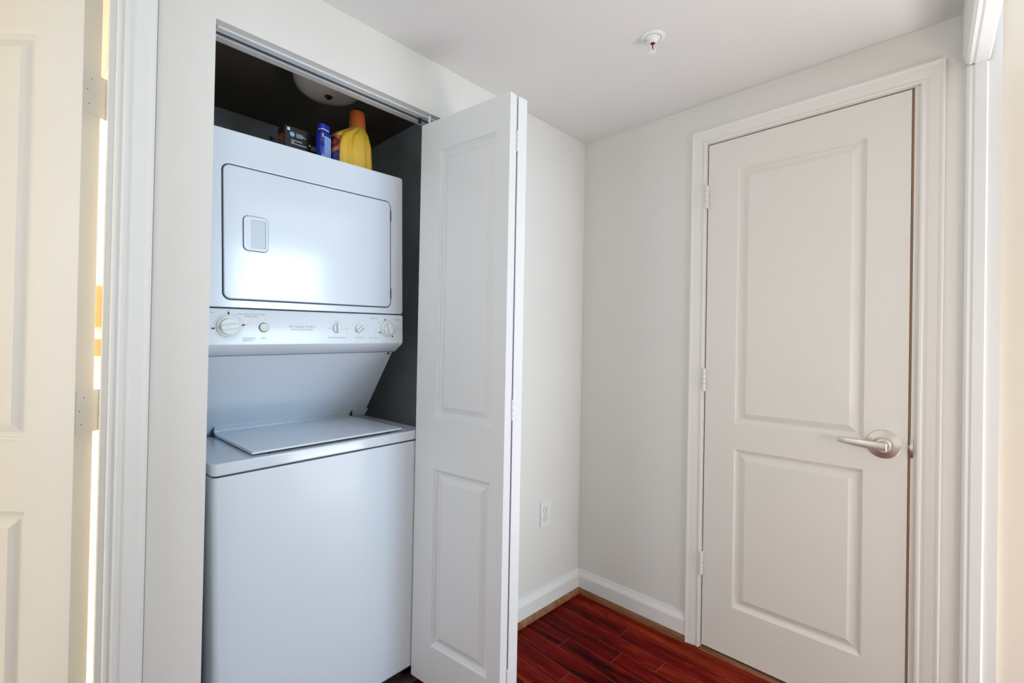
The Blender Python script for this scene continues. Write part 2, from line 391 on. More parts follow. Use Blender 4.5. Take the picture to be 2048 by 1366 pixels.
lev = sharp(obj('lever_handle', bm, M_nickel, D1, smooth=True), 18)
bm = bmesh.new(); lathe(bm, [(.0205, -.0108), (.0205, -.016), (.0185, -.0175), (.0165, -.018), (.0165, -.021), (.013, -.0215), (.013, -.050), (.012, -.056)], 28, 'y', (hx, 0, hz))
sharp(obj('neck', bm, M_nickel, lev, smooth=True), 25)
# lever arm: tapered bar that returns slightly to the door
bm = bmesh.new(); rings = []
for i, (x, y, hh, tt) in enumerate([(.0135, -.051, .0095, .0045), (.011, -.052, .0120, .0055), (0, -.053, .0128, .0055), (-.03, -.0535, .0120, .0048), (-.06, -.053, .0108, .0042), (-.09, -.051, .0092, .0036), (-.1135, -.047, .0078, .0032), (-.1155, -.0464, .0070, .0026)]):
    z = hz - .001 + (-x*.055)
    pts = rrect(-tt, tt, -hh, hh, min(tt, hh)*.35, 2)
    rings.append([bm.verts.new((hx+x, y+px, z+pz)) for px, pz in pts])
for A, B in zip(rings, rings[1:]):
    for i in range(len(A)): bm.faces.new((A[i], A[(i+1) % len(A)], B[(i+1) % len(A)], B[i]))
bm.faces.new(rings[0]); bm.faces.new(rings[-1])
sharp(obj('lever', bm, M_nickel, lev, smooth=True), 32)
obj('latch_bolt', boxes((DW-.002, DW+.006, .006, .020, hz-.006, hz+.006)), M_nickel, D1)

# door_2: the folded bifold closet door
D2 = struct(empty('door_2', (-.86, .026, .036)), 'white folded bifold closet door standing out from the closet')
D2.location = (0, 0, 0)
LWD = .4005; LHT = 1.954; LZ = .036
def leaf(origin, ang, T):
    # local x runs from origin along ang; local y (thickness) to its left
    L = empty('leaf', (origin[0], origin[1], LZ), (0, 0, ang), D2)
    return L
PANB = [(.0955, .3470, .921, 1.845), (.0955, .3470, .138, .744)]
# leaf 1: from far-left corner A to near-left corner B; visible face on its right side -> local -y faces (-x)
angB = math.atan2(-.9928, .1202)
l1 = obj('leaf', slab_bm(LWD, LHT, .033, PANB), M_bif, D2, loc=(-.9584, .0259, LZ), rot=(0, 0, angB))
ang2 = math.atan2(-.995, -.0998)
l2 = obj('leaf', slab_bm(LWD, LHT, .036, PANB), M_bif, D2)
# leaf 2 visible edge: near-left (-.8716,-.3687), near-right (-.8344,-.3687); runs back to the pivot jamb
l2.location = (-.8716+.0998*LWD, -.3687+.995*LWD, LZ); l2.rotation_euler = (0, 0, ang2)
for L_, T_ in ((l1, .033), (l2, .036)):
    for p in PANB:
        bm = panel_bm(*p, 1, 0); b2 = panel_bm(*p, -1, T_); me = bpy.data.meshes.new('t'); b2.to_mesh(me); b2.free(); bm.from_mesh(me); bpy.data.meshes.remove(me)
        obj('panel', bm, M_bif, L_)
for z in (1.815, .977, .14):
    bm = bmesh.new(); hinge_barrel(bm, (-.8748, -.3700, z), .066, .0042, (0, .22, .5, .78, 1))
    obj('hinge', bm, M_bif, D2)
# overhead track in the closet head
TR = obj('track', boxes((XO+.010, XO2-.002, .0265, .0495, ZO-.0045, ZO-.0004), (XO+.004, XO2-.002, .0690, .0760, ZO-.0045, ZO-.0004)), M_alu, D2)
obj('track_channel', boxes((XO+.010, XO2-.002, .0495, .0590, ZO-.0022, ZO-.0005)), M_black, TR)  # black and grey strips stand in for shade in the track slot
obj('track_channel', boxes((XO+.004, XO2-.002, .0590, .0690, ZO-.0016, ZO-.0005)), M_chan, TR)
bm = bmesh.new(); lathe(bm, [(.006, ZO-.020), (.006, ZO-.004)], 12, 'z', (-.952, .049, 0)); obj('roller_pin', bm, M_black, TR)
bm = bmesh.new(); lathe(bm, [(.0042, ZO-.043), (.0042, ZO-.004)], 12, 'z', (-.936, .012, 0)); obj('roller_pin', bm, M_alu, TR)

# door_3: the door ajar on the left, opening into the bedroom
TH = rad(47); E0 = Vector((-1.8145, .128)); dv_ = Vector((-math.cos(TH), math.sin(TH))); nh = Vector((-math.sin(TH), -math.cos(TH)))
E1 = E0 + nh*.047
D3 = struct(empty('door_3', (E1.x, E1.y, .012), (0, 0, math.atan2(dv_.y, dv_.x))), 'white two-panel door ajar at the left, opening into a bright room')
# local x along the door, local y to its left = ... hall face is the local +y side
s3 = panel_door(D3, .762, 2.030, .047, [(.112, .650, .955, 1.915), (.112, .650, .195, .793)], M_door)
for o in [s3]: o.location = (0, 0, 0)
loc_n = Vector((nh.x*dv_.x + nh.y*dv_.y, -nh.x*dv_.y + nh.y*dv_.x))   # hall-face normal in local axes
if loc_n.y > 0:  # slab occupies local y 0..T; hall face must be at local y = 0 side of E1
    s3.location.y = -.047
ys = -1 if loc_n.y > 0 else 1
for zc in (1.780, 1.024):
    bm = boxes((-.0015, .0, ys*.003 if ys > 0 else -.060, .060 if ys > 0 else -.003, zc-.050, zc+.050))
    hg = obj('hinge', bm, M_hinge, D3)
    bm = bmesh.new(); hinge_barrel(bm, (-.0020, ys*.063, zc-.050), .100, .0052, (0, .2, .4, .6, .8, 1)); obj('knuckle', bm, M_hinge, hg)
    for zz in (-.014, .026):
        obj('hinge_pin', boxes((-.0022, -.0014, *sorted((ys*.0585, ys*.0605)), zc+zz-.010, zc+zz+.010)), M_raw, hg)
    for k, (yy, zz) in enumerate(((.016, -.030), (.011, .002), (.022, .032))):
        bm = bmesh.new(); lathe(bm, [(.0013, -.0019), (.0013, -.0014)], 8, 'x', (0, ys*yy, zc+zz)); obj('screw', bm, M_black, hg)
T5 = struct(empty('trim_5', (0, 0, 0)), 'white door casing and jamb left of the laundry closet')
casing(T5, lambda a, z, t: (a, -t, z), DXL-.006, DXR+.0115, DZ+.006)
obj('jamb', boxes((DXR, DXR+.0195, 0, .115, 0, DZ), (DXL-.0195, DXL, 0, .115, 0, DZ), (DXL-.0195, DXR+.0195, 0, .115, DZ, DZ+.0195)), M_trim, T5)
obj('door_stop', boxes((DXR-.011, DXR-.0002, .035, .066, 0, DZ-.0005), (DXL+.0002, DXL+.011, .035, .066, 0, DZ-.0005), (DXL+.011, DXR-.011, .035, .066, DZ-.011, DZ-.0005)), M_trim, T5)

obj('caulk_line', boxes((DXR+.0115+.0568, DXR+.0115+.0605, -.0012, -.0001, 0, DZ+.05)), M_chan, T5)
# cased opening at the right: trim on the end of the right wall and the header above it
T6 = struct(empty('trim_6', (0, 0, 0)), 'white casing of the wide opening at the right edge')
LP = [(-1.4200, .0), (-1.4200, -.016), (-1.4160, -.0205), (-1.3920, -.0205), (-1.3890, -.0185), (-1.3875, -.0165), (-1.3850, -.0185), (-1.3800, -.0195), (-1.3745, -.0165), (-1.3725, -.011), (-1.3725, 0)]
bm = bmesh.new(); plate_xy(bm, [(x, y) for y, x in LP], 0, 2.056); obj('casing_leg', bm, M_trim, T6)
obj('jamb', boxes((-.012, .0, -1.4476, -1.4200, 0, HL)), M_trim, T6)
HP = [(-1.4225, 2.062), (-1.4185, 2.056), (-1.3920, 2.056), (-1.3890, 2.058), (-1.3875, 2.0605), (-1.3850, 2.058), (-1.3790, 2.0575), (-1.3715, 2.064), (-1.3660, 2.078), (-1.3645, 2.095), (-1.3645, HL), (-1.4225, HL)]
HS = math.tan(rad(2.8))
bm = bmesh.new(); extr(bm, HP, lambda p: (-.0205, p[0], p[1]), lambda p: (-3.5, p[0]-HS*3.48, p[1])); obj('casing_head', bm, M_trim, T6)
# windows in the living room
def window(name, x0, x1, z0, z1, nx):
    W_ = struct(empty(name, ((x0+x1)/2, -4.6, z0)))
    cx = (x0+x1)/2; a = x0-cx; b = x1-cx; h = z1-z0
    obj('window_frame', boxes((a-.05, a, -.02, .02, -.05, h+.05), (b, b+.05, -.02, .02, -.05, h+.05), (a, b, -.02, .02, -.05, 0), (a, b, -.02, .02, h, h+.05)), M_trim, W_)
    for i in range(1, nx):
        x = a+(b-a)*i/nx; obj('mullion', boxes((x-.012, x+.012, -.012, .012, 0, h)), M_trim, W_)
window('window_1', -.125, .865, .92, 2.32, 1); window('window_2', -3.05, -1.55, .35, 2.35, 2)  # the second window is unseen, added to go with the left fill

# ------------------------------------------------------------------ stacked laundry unit
UX, UY = -1.5666, .022; UYAW, UROLL = rad(.7651), rad(-1.4486)
U = tag(empty('stacked_laundry_unit', (UX, UY, 0), (0, UROLL, UYAW)), 'white stacked washer and dryer standing inside the laundry closet', 'washer dryer')
UM = Matrix.Translation((UX, UY, 0)) @ Matrix.Rotation(UYAW, 4, 'Z') @ Matrix.Rotation(UROLL, 4, 'Y')
W, DB = .6815, .66
bm = bmesh.new()
def fr(x0, x1, y0, y1, r, n=6):   # plan outline with rounded front corners
    p = [(x1, y1), (x0, y1)]
    for i in range(n+1):
        a = rad(180+90*i/n); p.append((x0+r+r*math.cos(a), y0+r+r*math.sin(a)))
    for i in range(n+1):
        a = rad(270+90*i/n); p.append((x1-r+r*math.cos(a), y0+r+r*math.sin(a)))
    return p
plate_xy(bm, fr(0, W-.012, 0, DB, .016), .048, .8480)
o = obj('washer_body', bm, M_enamel3, U, bevel=.003)
bm = bmesh.new(); plate_xy(bm, fr(.006, W-.018, .007, DB, .012), .8478, .8522); obj('seam', bm, M_gap, U)
obj('toe_plate', boxes((.01, W-.012, .02, DB-.02, .030, .0478)), M_gap, U)
for x, y, z in ((.05, .06, .0), (W-.05, .06, -.0155), (.05, .58, .0), (W-.05, .58, -.0155)):
    bm = bmesh.new(); lathe(bm, [(.016, z), (.018, z+.004), (.018, z+.010), (.007, z+.012), (.007, .0302)], 14, 'z', (x, y, 0)); obj('foot', bm, M_black, U)
bm = bmesh.new(); plate_xy(bm, fr(-.001, W-.008, 0, DB, .018), .8520, .8850)
o = obj('top_deck', bm, M_enamel, U, bevel=.005, seg=3)
obj('deck_rib', boxes((.603, .609, .030, .330, .8846, .8880)), M_enamel, o, bevel=.0015)
# back ledge with lid hinges
LG = [(.385, .9195), (.424, .8848), (.44, .8848), (.41, .9195)]
for a, b in ((.0, .100), (.606, .668)):
    bm = bmesh.new(); plate_yz(bm, LG, a, b); obj('ledge', bm, M_enamel, U, bevel=.003)
# lid
lid = bmesh.new(); LT = [(.034, .8870), (.026, .8900), (.026, .8940), (.032, .8975), (.395, .8985), (.412, .9020), (.386, .9225), (.392, .9255), (.424, .9020), (.424, .8870)]
LT = [(.034, .8895), (.023, .8900), (.021, .8930), (.023, .8960), (.030, .8975), (.392, .8965), (.404, .9000), (.383, .9200), (.386, .9235), (.398, .9215), (.432, .8872)]
plate_yz(lid, LT, .104, .590); LD = obj('lid', lid, M_enamel, U, bevel=.004, seg=3)
bm = boxes((.150, .545, .0215, .0345, .8851, .8894)); obj('finger_slot', bm, M_black, LD)  # black bar stands in for the shaded recess under the lid
obj('hinge_gap', boxes((.1002, .1038, .385, .418, .8855, .9185)), M_black, LD)  # black fill in place of shade in the lid notch
obj('hinge_gap', boxes((.5905, .5935, .385, .405, .8955, .9185)), M_gap, LD)
# slanted back panel
bm = bmesh.new()
q = [(0, .095, 1.168), (.599, .095, 1.168), (.655, .385, .9190), (0, .385, .9190)]
bk = [(0, .64, 1.168), (.599, .64, 1.168), (.655, .64, .8855), (0, .64, .8855)]
q2 = q[:2] + q[2:] ; lo = [(.655, .42, .8855), (0, .42, .8855)]
v = [bm.verts.new(p) for p in q]; b_ = [bm.verts.new(p) for p in bk]; l_ = [bm.verts.new(p) for p in lo]
for f in ((v[0], v[1], v[2], v[3]), (v[3], v[2], l_[0], l_[1]), (b_[0], b_[1], v[1], v[0]), (v[1], b_[1], b_[2], l_[0], v[2]), (v[3], l_[1], b_[3], b_[0], v[0]), (b_[3], b_[2], b_[1], b_[0]), (l_[1], l_[0], b_[2], b_[3])): bm.faces.new(f)
bp = obj('back_panel', bm, M_enamel, U)
sn = Vector((0, -(.9190-1.168), (.385-.095))); 
bm = bmesh.new(); bmesh.ops.create_uvsphere(bm, u_segments=10, v_segments=6, radius=.0042); obj('screw', bm, M_gap, bp, smooth=True, loc=(.585, .101, 1.158))
# dryer cabinet
DVF = .0684; CW = .6240
obj('dryer_cabinet', boxes((0, CW, DVF+.008, .64, 1.3010, 1.7945)), M_enamel, U, bevel=.004)
n = 7
inner = rrect(.0445, .5760, 1.3215, 1.7005, .021, n)
outer = []
for (x, z) in rrect(0, CW, 1.3010, 1.7945, .009, n): outer.append((x, z))
bm = bmesh.new(); ring_xz(bm, outer, inner, DVF, DVF+.0085); obj('front_frame', bm, M_enamel, U, bevel=.0022)
obj('seam', boxes((.004, .608, DVF+.004, .5, 1.2960, 1.3012)), M_gap, U)
bm = bmesh.new(); plate_xz(bm, rrect(.0400, .5800, 1.317, 1.705, .022, n), DVF+.0060, DVF+.0082); obj('door_groove_shade', bm, M_groove, U)  # dark backing added so the door groove reads as shaded
bm = bmesh.new(); plate_xz(bm, rrect(.0483, .5722, 1.3253, 1.6967, .018, n), DVF-.0030, DVF+.0055)
dd = obj('dryer_door', bm, M_enamel, U, bevel=.003, seg=3)
DY = DVF-.003
bm = bmesh.new(); plate_xz(bm, rrect(.0958, .1636, 1.4633, 1.5637, .014, n), DY-.0010, DY+.0004); hd = obj('handle_gap', bm, M_gap, dd)
bm = bmesh.new(); ring_xz(bm, rrect(.0972, .1622, 1.4648, 1.5622, .013, n), rrect(.1165, .1555, 1.4725, 1.5530, .005, n), DY-.0042, DY-.0008); obj('handle_bezel', bm, M_enamel2, dd, bevel=.0012)
bm = bmesh.new(); plate_xz(bm, rrect(.1155, .1565, 1.4715, 1.5540, .005, n), DY-.0016, DY-.0009); obj('handle_pocket', bm, M_pocket, dd)
for z0, z1 in ((1.632, 1.669), (1.354, 1.391)):
    obj('hinge', boxes((.5722, .5765, DVF-.0012, DVF+.004, z0, z1)), M_gap, dd)
# console
CV = .050
CPF = [(.088, 1.1655), (CV+.004, 1.1925), (CV, 1.1968), (CV, 1.2905), (CV+.002, 1.2948), (CV+.006, 1.2965), (.30, 1.2965), (.30, 1.1655)]
bm = bmesh.new()
A = [bm.verts.new((-.002, p[0], p[1])) for p in CPF]
B = [bm.verts.new((.604 if p[1] < 1.17 else .6120, p[0], p[1])) for p in CPF]
for i in range(len(CPF)): bm.faces.new((A[i], A[(i+1) % len(CPF)], B[(i+1) % len(CPF)], B[i]))
bm.faces.new(A); bm.faces.new(B[::-1])
CO = obj('control_console', bm, M_enamel2, U, bevel=.0012)
obj('seam', boxes((0, .602, .0935, .3, 1.1640, 1.1690)), M_gap, U)
WK = 1.2466
def dial(u, r_skirt, r_knob, bar_ang, bar_w, name, hgt=.014, skirt=True, line=False):
    e = []
    bm = bmesh.new()
    if skirt:
        lathe(bm, [(r_skirt, CV-.0002), (r_skirt, CV-.003), (r_skirt*.93, CV-.0045), (r_knob*1.04, CV-.005)], 40, 'y', (u, 0, WK))
    b2 = .006 if skirt else 0.0005
    lathe(bm, [(r_knob, CV-.0002), (r_knob, CV-b2-.002), (r_knob*.95, CV-b2-.0055), (r_knob*.9, CV-b2-.006)], 36, 'y', (u, 0, WK))
    k = obj(name, bm, M_knob, CO, bevel=0)
    for p in k.data.polygons: p.use_smooth = len(p.vertices) == 4 and abs(p.normal.y) < .8
    bm = bmesh.new(); pts = rrect(-r_knob*.97, r_knob*.97, -bar_w, bar_w, bar_w*.7, 4)
    plate_xz(bm, pts, CV-b2-hgt, CV-b2-.004)
    Mx = Matrix.Translation((u, 0, WK)) @ Matrix.Rotation(-bar_ang, 4, 'Y')
    bmesh.ops.transform(bm, matrix=Mx, verts=bm.verts[:])
    obj('grip', bm, M_knob, k, bevel=.0012)
    if line:
        bm = bmesh.new(); box(bm, -r_knob*.55, r_knob*.75, CV-b2-.0064, CV-b2-.0061, -bar_w-.0035, -bar_w-.0022)
        bmesh.ops.transform(bm, matrix=Mx, verts=bm.verts[:]); obj('pointer_line', bm, M_gap, k)
    else:
        bm = bmesh.new(); plate_xz(bm, [(r_knob*1.0*math.cos(2*PI*i/36), r_knob*math.sin(2*PI*i/36)) for i in range(36)], CV-b2+.0008, CV-b2+.0009)
        bm.free()
    return k
dial(.0545, .0300, .0228, rad(8), .0062, 'dryer_timer_knob')
dial(.3668, .0, .0158, rad(90), .0045, 'temperature_knob', skirt=False, line=True)
dial(.4437, .0, .0155, rad(40), .0040, 'load_size_knob', skirt=False, line=True)
dial(.5501, .0260, .0195, rad(-70), .0050, 'washer_timer_knob')
bm = bmesh.new(); lathe(bm, [(.0137, CV-.0002), (.0137, CV-.0012), (.0130, CV-.0013)], 28, 'y', (.1451, 0, 1.2458)); sb = obj('start_button', bm, M_gap, CO)
bm = bmesh.new(); lathe(bm, [(.0122, CV-.0010), (.0122, CV-.0040), (.0110, CV-.0048), (.004, CV-.0052)], 28, 'y', (.1451, 0, 1.2458)); obj('button_cap', bm, M_btn, sb)
# printed scale rings and marks
def ticks(u, r0, r1, angs, wd, m, name):
    bm = bmesh.new()
    for a in angs:
        c, s = math.cos(a), math.sin(a)
        P = [(r0, -wd), (r1, -wd), (r1, wd), (r0, wd)]
        bm.faces.new([bm.verts.new((u + x*c - y*s, CV-.0004, WK + x*s + y*c)) for x, y in P])
    o_ = obj(name, bm, m, CO); return o_
t = ticks(.0545, .0335, .0375, [rad(a) for a in range(0, 360, 7) if min(abs(a-8), abs(a-90), abs(a-188)) > 9], .0005, M_print, 'timer_scale'); t['kind'] = 'stuff'
for a in (8, 90, 188): ticks(.0545, .0335, .0410, [rad(a)], .0023, M_red, 'off_mark')
t = ticks(.5501, .0285, .0305, [rad(a) for a in range(0, 360, 9)], .0005, M_print, 'timer_scale'); t['kind'] = 'stuff'
for a in (106, 203, 307): ticks(.5501, .0300, .0360, [rad(a)], .0023, M_red, 'off_mark')
def ctext(s, u, w_, size): text('lettering', s, size, (u, CV-.0005, w_), (rad(90), 0, 0), M_print, CO)
ctext('Auto Dry  Perm. Press', .112, 1.2830, .0078); ctext('Medium Heat', .112, 1.2765, .0062)
ctext('OFF', .0545, 1.2905, .0052); ctext('OFF', .1010, 1.2535, .0052); ctext('OFF', .0065, 1.2410, .0052)
ctext('Timed Dry', .105, 1.2145, .0080); ctext('High Heat', .103, 1.2085, .0062)
ctext('Delicate', .010, 1.2850, .0062); ctext('Start', .1451, 1.2150, .0072)
ctext('HD Quality Product', .2550, 1.2497, .0098); ctext('Extra Large Capacity', .2550, 1.2415, .0078)
ctext('Rinse Temperature', .3668, 1.2165, .0078); ctext('Hot', .339, 1.2460, .0055); ctext('Cold', .397, 1.2460, .0055); ctext('Warm', .3668, 1.2685, .0055)
ctext('Load Size', .4437, 1.2165, .0078); ctext('M', .4437, 1.2690, .0055); ctext('S', .420, 1.2590, .0055); ctext('L', .468, 1.2590, .0055)
ctext('Normal', .498, 1.2830, .0078); ctext('Regular', .586, 1.2800, .0078); ctext('Perm. Press', .498, 1.2150, .0070); ctext('OFF', .547, 1.2880, .005)
ctext('Soak', .516, 1.2700, .005); ctext('Rinse', .590, 1.2560, .005); ctext('Spin', .592, 1.2460, .005); ctext('OFF', .586, 1.2200, .005); ctext('Wash', .505, 1.2340, .005)

# ------------------------------------------------------------------ things on the dryer
DTOP = 1.7947
def on_dryer(u, v, dz=0): return UM @ Vector((u, v, DTOP+dz))
# yellow jug
jp = on_dryer(.476, .195)
JUG = tag(empty('detergent_jug', jp, (0, UROLL, rad(2))), 'yellow detergent jug with orange cap standing on the dryer', 'detergent')
def jug_pt(a, h, off=0.0):
    # h in 0..1 ; returns local point of a lofted rounded-rectangle section with vertical flutes
    Hh = .182
    prof = [(0, .074, .056, 0), (.03, .080, .062, 0), (.2, .081, .064, 0), (.45, .079, .063, 0), (.62, .074, .060, .004), (.75, .065, .055, .011), (.86, .050, .046, .026), (.94, .036, .036, .035), (1, .028, .028, .040)]
    for (h0, *A), (h1, *B) in zip(prof, prof[1:]):
        if h0 <= h <= h1:
            t_ = (h-h0)/(h1-h0); t_ = t_; rx, ry, cx = [p+(q_-p)*t_ for p, q_ in zip(A, B)]; break
    n_ = 2.0 + 1.6*max(0, min(1, (.95-h)/.35))
    c, s = math.cos(a), math.sin(a)
    r = 1/((abs(c)**n_ + abs(s)**n_)**(1/n_))
    fl = 0
    k = max(0, 1-h*.9)
    for a0, wd, dp in ((rad(255), .10, .10), (rad(302), .07, .09), (rad(330), .08, .06), (rad(225), .10, .05)):
        d = (a-a0+PI) % (2*PI)-PI; fl += 2.4*dp*math.exp(-(d/wd)**2)*(.35+.65*min(1, h*1.6))*(1-max(0, (h-.8)/.2))
    r *= 1-fl*.75
    return Vector((cx+(rx+off)*r*c, (ry+off)*r*s, h*Hh))
bm = bmesh.new(); NA, NH = 96, 30; rings = []
for j in range(NH+1):
    rings.append([bm.verts.new(jug_pt(2*PI*i/NA, j/NH)) for i in range(NA)])
for A, B in zip(rings, rings[1:]):
    for i in range(NA): bm.faces.new((A[i], A[(i+1) % NA], B[(i+1) % NA], B[i]))
bm.faces.new(rings[0]); bm.faces.new(rings[-1])
jb = obj('bottle', bm, M_yel, JUG, smooth=True)
bm = bmesh.new(); lathe(bm, [(.030, .172), (.0305, .176), (.0285, .205), (.0262, .240), (.0252, .244)], 32, 'z', (.040, 0, 0))
cp = obj('cap', bm, M_org, JUG)
for p in cp.data.polygons: p.use_smooth = len(p.vertices) == 4
bm = bmesh.new(); lathe(bm, [(.0266, .240), (.0268, .242), (.0258, .2480), (.0240, .2490)], 32, 'z', (.040, 0, 0)); obj('cap_rim', bm, M_black, cp)
def jug_patch(a0, a1, h0, h1, off, m, name, clip=None):
    bm = bmesh.new(); na, nh_ = 16, 16; g = {}
    for i in range(na+1):
        for j in range(nh_+1):
            g[i, j] = (a0+(a1-a0)*i/na, h0+(h1-h0)*j/nh_)
    vs_ = {k_: bm.verts.new(jug_pt(*val, off)) for k_, val in g.items()}
    for i in range(na):
        for j in range(nh_):
            if clip:
                x = (i+.5)/na*2-1; y = (j+.5)/nh_*2-1
                if not clip(x, y): continue
            bm.faces.new((vs_[i, j], vs_[i+1, j], vs_[i+1, j+1], vs_[i, j+1]))
    return obj(name, bm, m, jb, smooth=True)
jug_patch(rad(186), rad(231), .08, .66, .0006, M_lab1, 'label')
jug_patch(rad(190), rad(227), .38, .62, .0012, M_lab2, 'label_oval', lambda x, y: x*x+y*y < 1.02)
jug_patch(rad(188), rad(230), .08, .36, .0010, M_lab3, 'label_band', lambda x, y: y < x*.9+.35)
for h0 in (.47, .515):
    jug_patch(rad(198), rad(220), h0, h0+.022, .0017, M_oprint if h0 > .5 else M_lab1, 'label_line')

# blue bottle
bpz = on_dryer(.368, .150)
BT = tag(empty('cleaner_bottle', bpz, (0, UROLL, rad(24))), 'small blue bottle with light blue label between black box and yellow jug', 'bottle')
bm = bmesh.new(); secs = [(0, .0225, .0135), (.004, .0245, .0155), (.095, .0245, .0155), (.106, .0225, .0145), (.113, .0195, .013)]
rings = [[bm.verts.new((x, y, h)) for x, y in rrect(-a, a, -b, b, b*.75, 5)] for h, a, b in secs]
for A, B in zip(rings, rings[1:]):
    for i in range(len(A)): bm.faces.new((A[i], A[(i+1) % len(A)], B[(i+1) % len(A)], B[i]))
bm.faces.new(rings[0]); bm.faces.new(rings[-1]); bb = obj('bottle', bm, M_blue, BT, smooth=True)
bm = bmesh.new(); plate_xy(bm, rrect(-.0185, .0185, -.0125, .0125, .0095, 5), .1125, .1165); obj('collar', bm, M_white, BT)
bm = bmesh.new(); plate_xy(bm, rrect(-.0205, .0205, -.0140, .0140, .011, 5), .1165, .1330); obj('cap', bm, M_blue, BT, bevel=.002)
LBL = obj('label', boxes((-.0125, .0170, -.0160, -.0153, .012, .092)), M_lblue, bb)
bm = bmesh.new()
for i in range(19):
    z = .018+i*.0037; x0 = -.0105; 
    while x0 < .0145:
        ln = .0015+random.random()*.004; x1 = min(x0+ln, .0150); bm.faces.new([bm.verts.new(p) for p in ((x0, -.01615, z), (x1, -.01615, z), (x1, -.01615, z+.0013), (x0, -.01615, z+.0013))]); x0 = x1+.0012
t = obj('fine_print', bm, M_blue, bb); t['kind'] = 'stuff'
obj('badge', boxes((-.0235, -.0165, -.0160, -.0152, .085, .098)), M_yel, bb)
bm = bmesh.new(); lathe(bm, [(.0055, -.0160), (.0055, -.0150)], 20, 'y', (-.0192, 0, .024)); obj('badge', bm, M_lblue, bb)
bm = bmesh.new(); lathe(bm, [(.0075, -.0160), (.0075, -.0150)], 20, 'y', (-.0188, 0, .064)); rr = obj('badge', bm, M_lab2, bb)
bm = bmesh.new(); lathe(bm, [(.0060, -.0162), (.0060, -.0150)], 20, 'y', (-.0188, 0, .064)); obj('badge', bm, M_blue, bb)

# black cartridge box
bxp = on_dryer(.2560, .185)
BX = tag(empty('cartridge_box', bxp, (0, UROLL, rad(4))), 'black cardboard box with white small print left of the blue bottle', 'box')
bx = obj('carton', boxes((0, .138, 0, .048, 0, .113)), M_box, BX, bevel=.0015)
RX = (rad(90), 0, 0)
bm = bmesh.new(); lathe(bm, [(.0080, -.0010), (.0080, .0002)], 24, 'y', (.0245, 0, .0880)); lg = obj('logo', bm, M_logo, bx)
text('logo_letters', 'hp', .0120, (.0245, -.0013, .0885), (rad(90), 0, 0), M_white, bx)
obj('print_square', boxes((.0085, .0175, -.0006, .0002, .0985, .1075)), M_white, bx)
for i, (x, z, ln) in enumerate(((.038, .0920, .022), (.038, .0885, .026), (.038, .0850, .032), (.038, .0815, .020))): obj('print_line', boxes((x, x+ln, -.0006, .0002, z, z+.0020)), M_print, bx)
for i, (x, z, ln) in enumerate(((.021, .0680, .036), (.021, .0625, .010), (.021, .0580, .052))): obj('print_line', boxes((x, x+ln, -.0006, .0002, z, z+.0020)), M_white, bx)
obj('print_square', boxes((.0805, .0850, -.0006, .0002, .0640, .0710)), M_white, bx)
for i, (x, z, ln) in enumerate(((.087, .0660, .036), (.087, .0620, .034), (.087, .0580, .036), (.087, .0540, .030))): obj('print_line', boxes((x, x+ln, -.0006, .0002, z, z+.0018)), M_print, bx)
obj('end_label', boxes((-.0006, .0002, .006, .042, .040, .088)), M_oprint, bx)
# black cord left of the box
cdp = on_dryer(.207, .128)
bm = bmesh.new(); pts = []
for i in range(90):
    a = i*.42; r = .009+.003*math.sin(i*.7); pts.append((r*math.cos(a)+.004*math.sin(i*.13), .014*math.sin(a), .010+.0006*i*.35+.008*abs(math.sin(i*.33))))
tube(bm, pts, .0030, 7)
CRD = tag(empty('power_cord', cdp, (0, UROLL, 0)), 'small bundle of black cord at the left end of the black box', 'cord')
obj('cable', bm, M_black, CRD, smooth=True)
obj('plug', boxes((-.006, .014, -.012, .010, .0002, .020)), M_black, CRD, bevel=.004)

# closet ceiling lamp
CL = tag(empty('ceiling_lamp', (-1.163, .335, H)), 'round white glass dome lamp on the dark closet ceiling', 'ceiling lamp')
bm = bmesh.new(); lathe(bm, [(.060, -.0005), (.060, -.012), (.030, -.018)], 32); obj('canopy', bm, M_white, CL)
bm = bmesh.new(); lathe(bm, [(.118, -.012), (.124, -.022), (.124, -.040), (.120, -.058), (.110, -.074), (.092, -.086), (.060, -.093), (.020, -.096)], 48); gd = obj('glass_dome', bm, M_glass, CL, smooth=True)
bm = bmesh.new(); lathe(bm, [(.0150, -.0955), (.0150, -.0985), (.0100, -.1000), (.0080, -.1010)], 24); fn = obj('finial', bm, M_brass, CL)
bm = bmesh.new(); lathe(bm, [(.0098, -.1000), (.0095, -.1045), (.0070, -.1065)], 20); obj('finial_nut', bm, M_black, fn)

# ------------------------------------------------------------------ sprinkler, outlet, fittings
SPK = tag(empty('fire_sprinkler', (-.5275, -.6385, H)), 'white fire sprinkler head with red bulb hanging from the hall ceiling', 'sprinkler')
bm = bmesh.new(); lathe(bm, [(.040, -.0002), (.039, -.0022), (.030, -.0045), (.0262, -.0050), (.0262, -.0026), (.0255, -.0025)], 40); e = obj('escutcheon', bm, M_trim, SPK)
for p in e.data.polygons: p.use_smooth = len(p.vertices) == 4
bm = bmesh.new(); lathe(bm, [(.0240, -.0024), (.0240, -.0060), (.0150, -.0100), (.0130, -.0160), (.0115, -.0200)], 32); bd = obj('sprinkler_body', bm, M_trim, SPK)
bm = bmesh.new(); lathe(bm, [(.0070, -.0196), (.0070, -.0212)], 20); obj('seat', bm, mat('dark_red_seat', (.10, .008, .006), .5), bd)
bm = bmesh.new(); lathe(bm, [(.0012, -.0210), (.0019, -.0250), (.0019, -.0360), (.0012, -.0395)], 12); obj('glass_bulb', bm, mat('red_bulb', (.35, .01, .012), .15), SPK, smooth=True)
bm = bmesh.new()
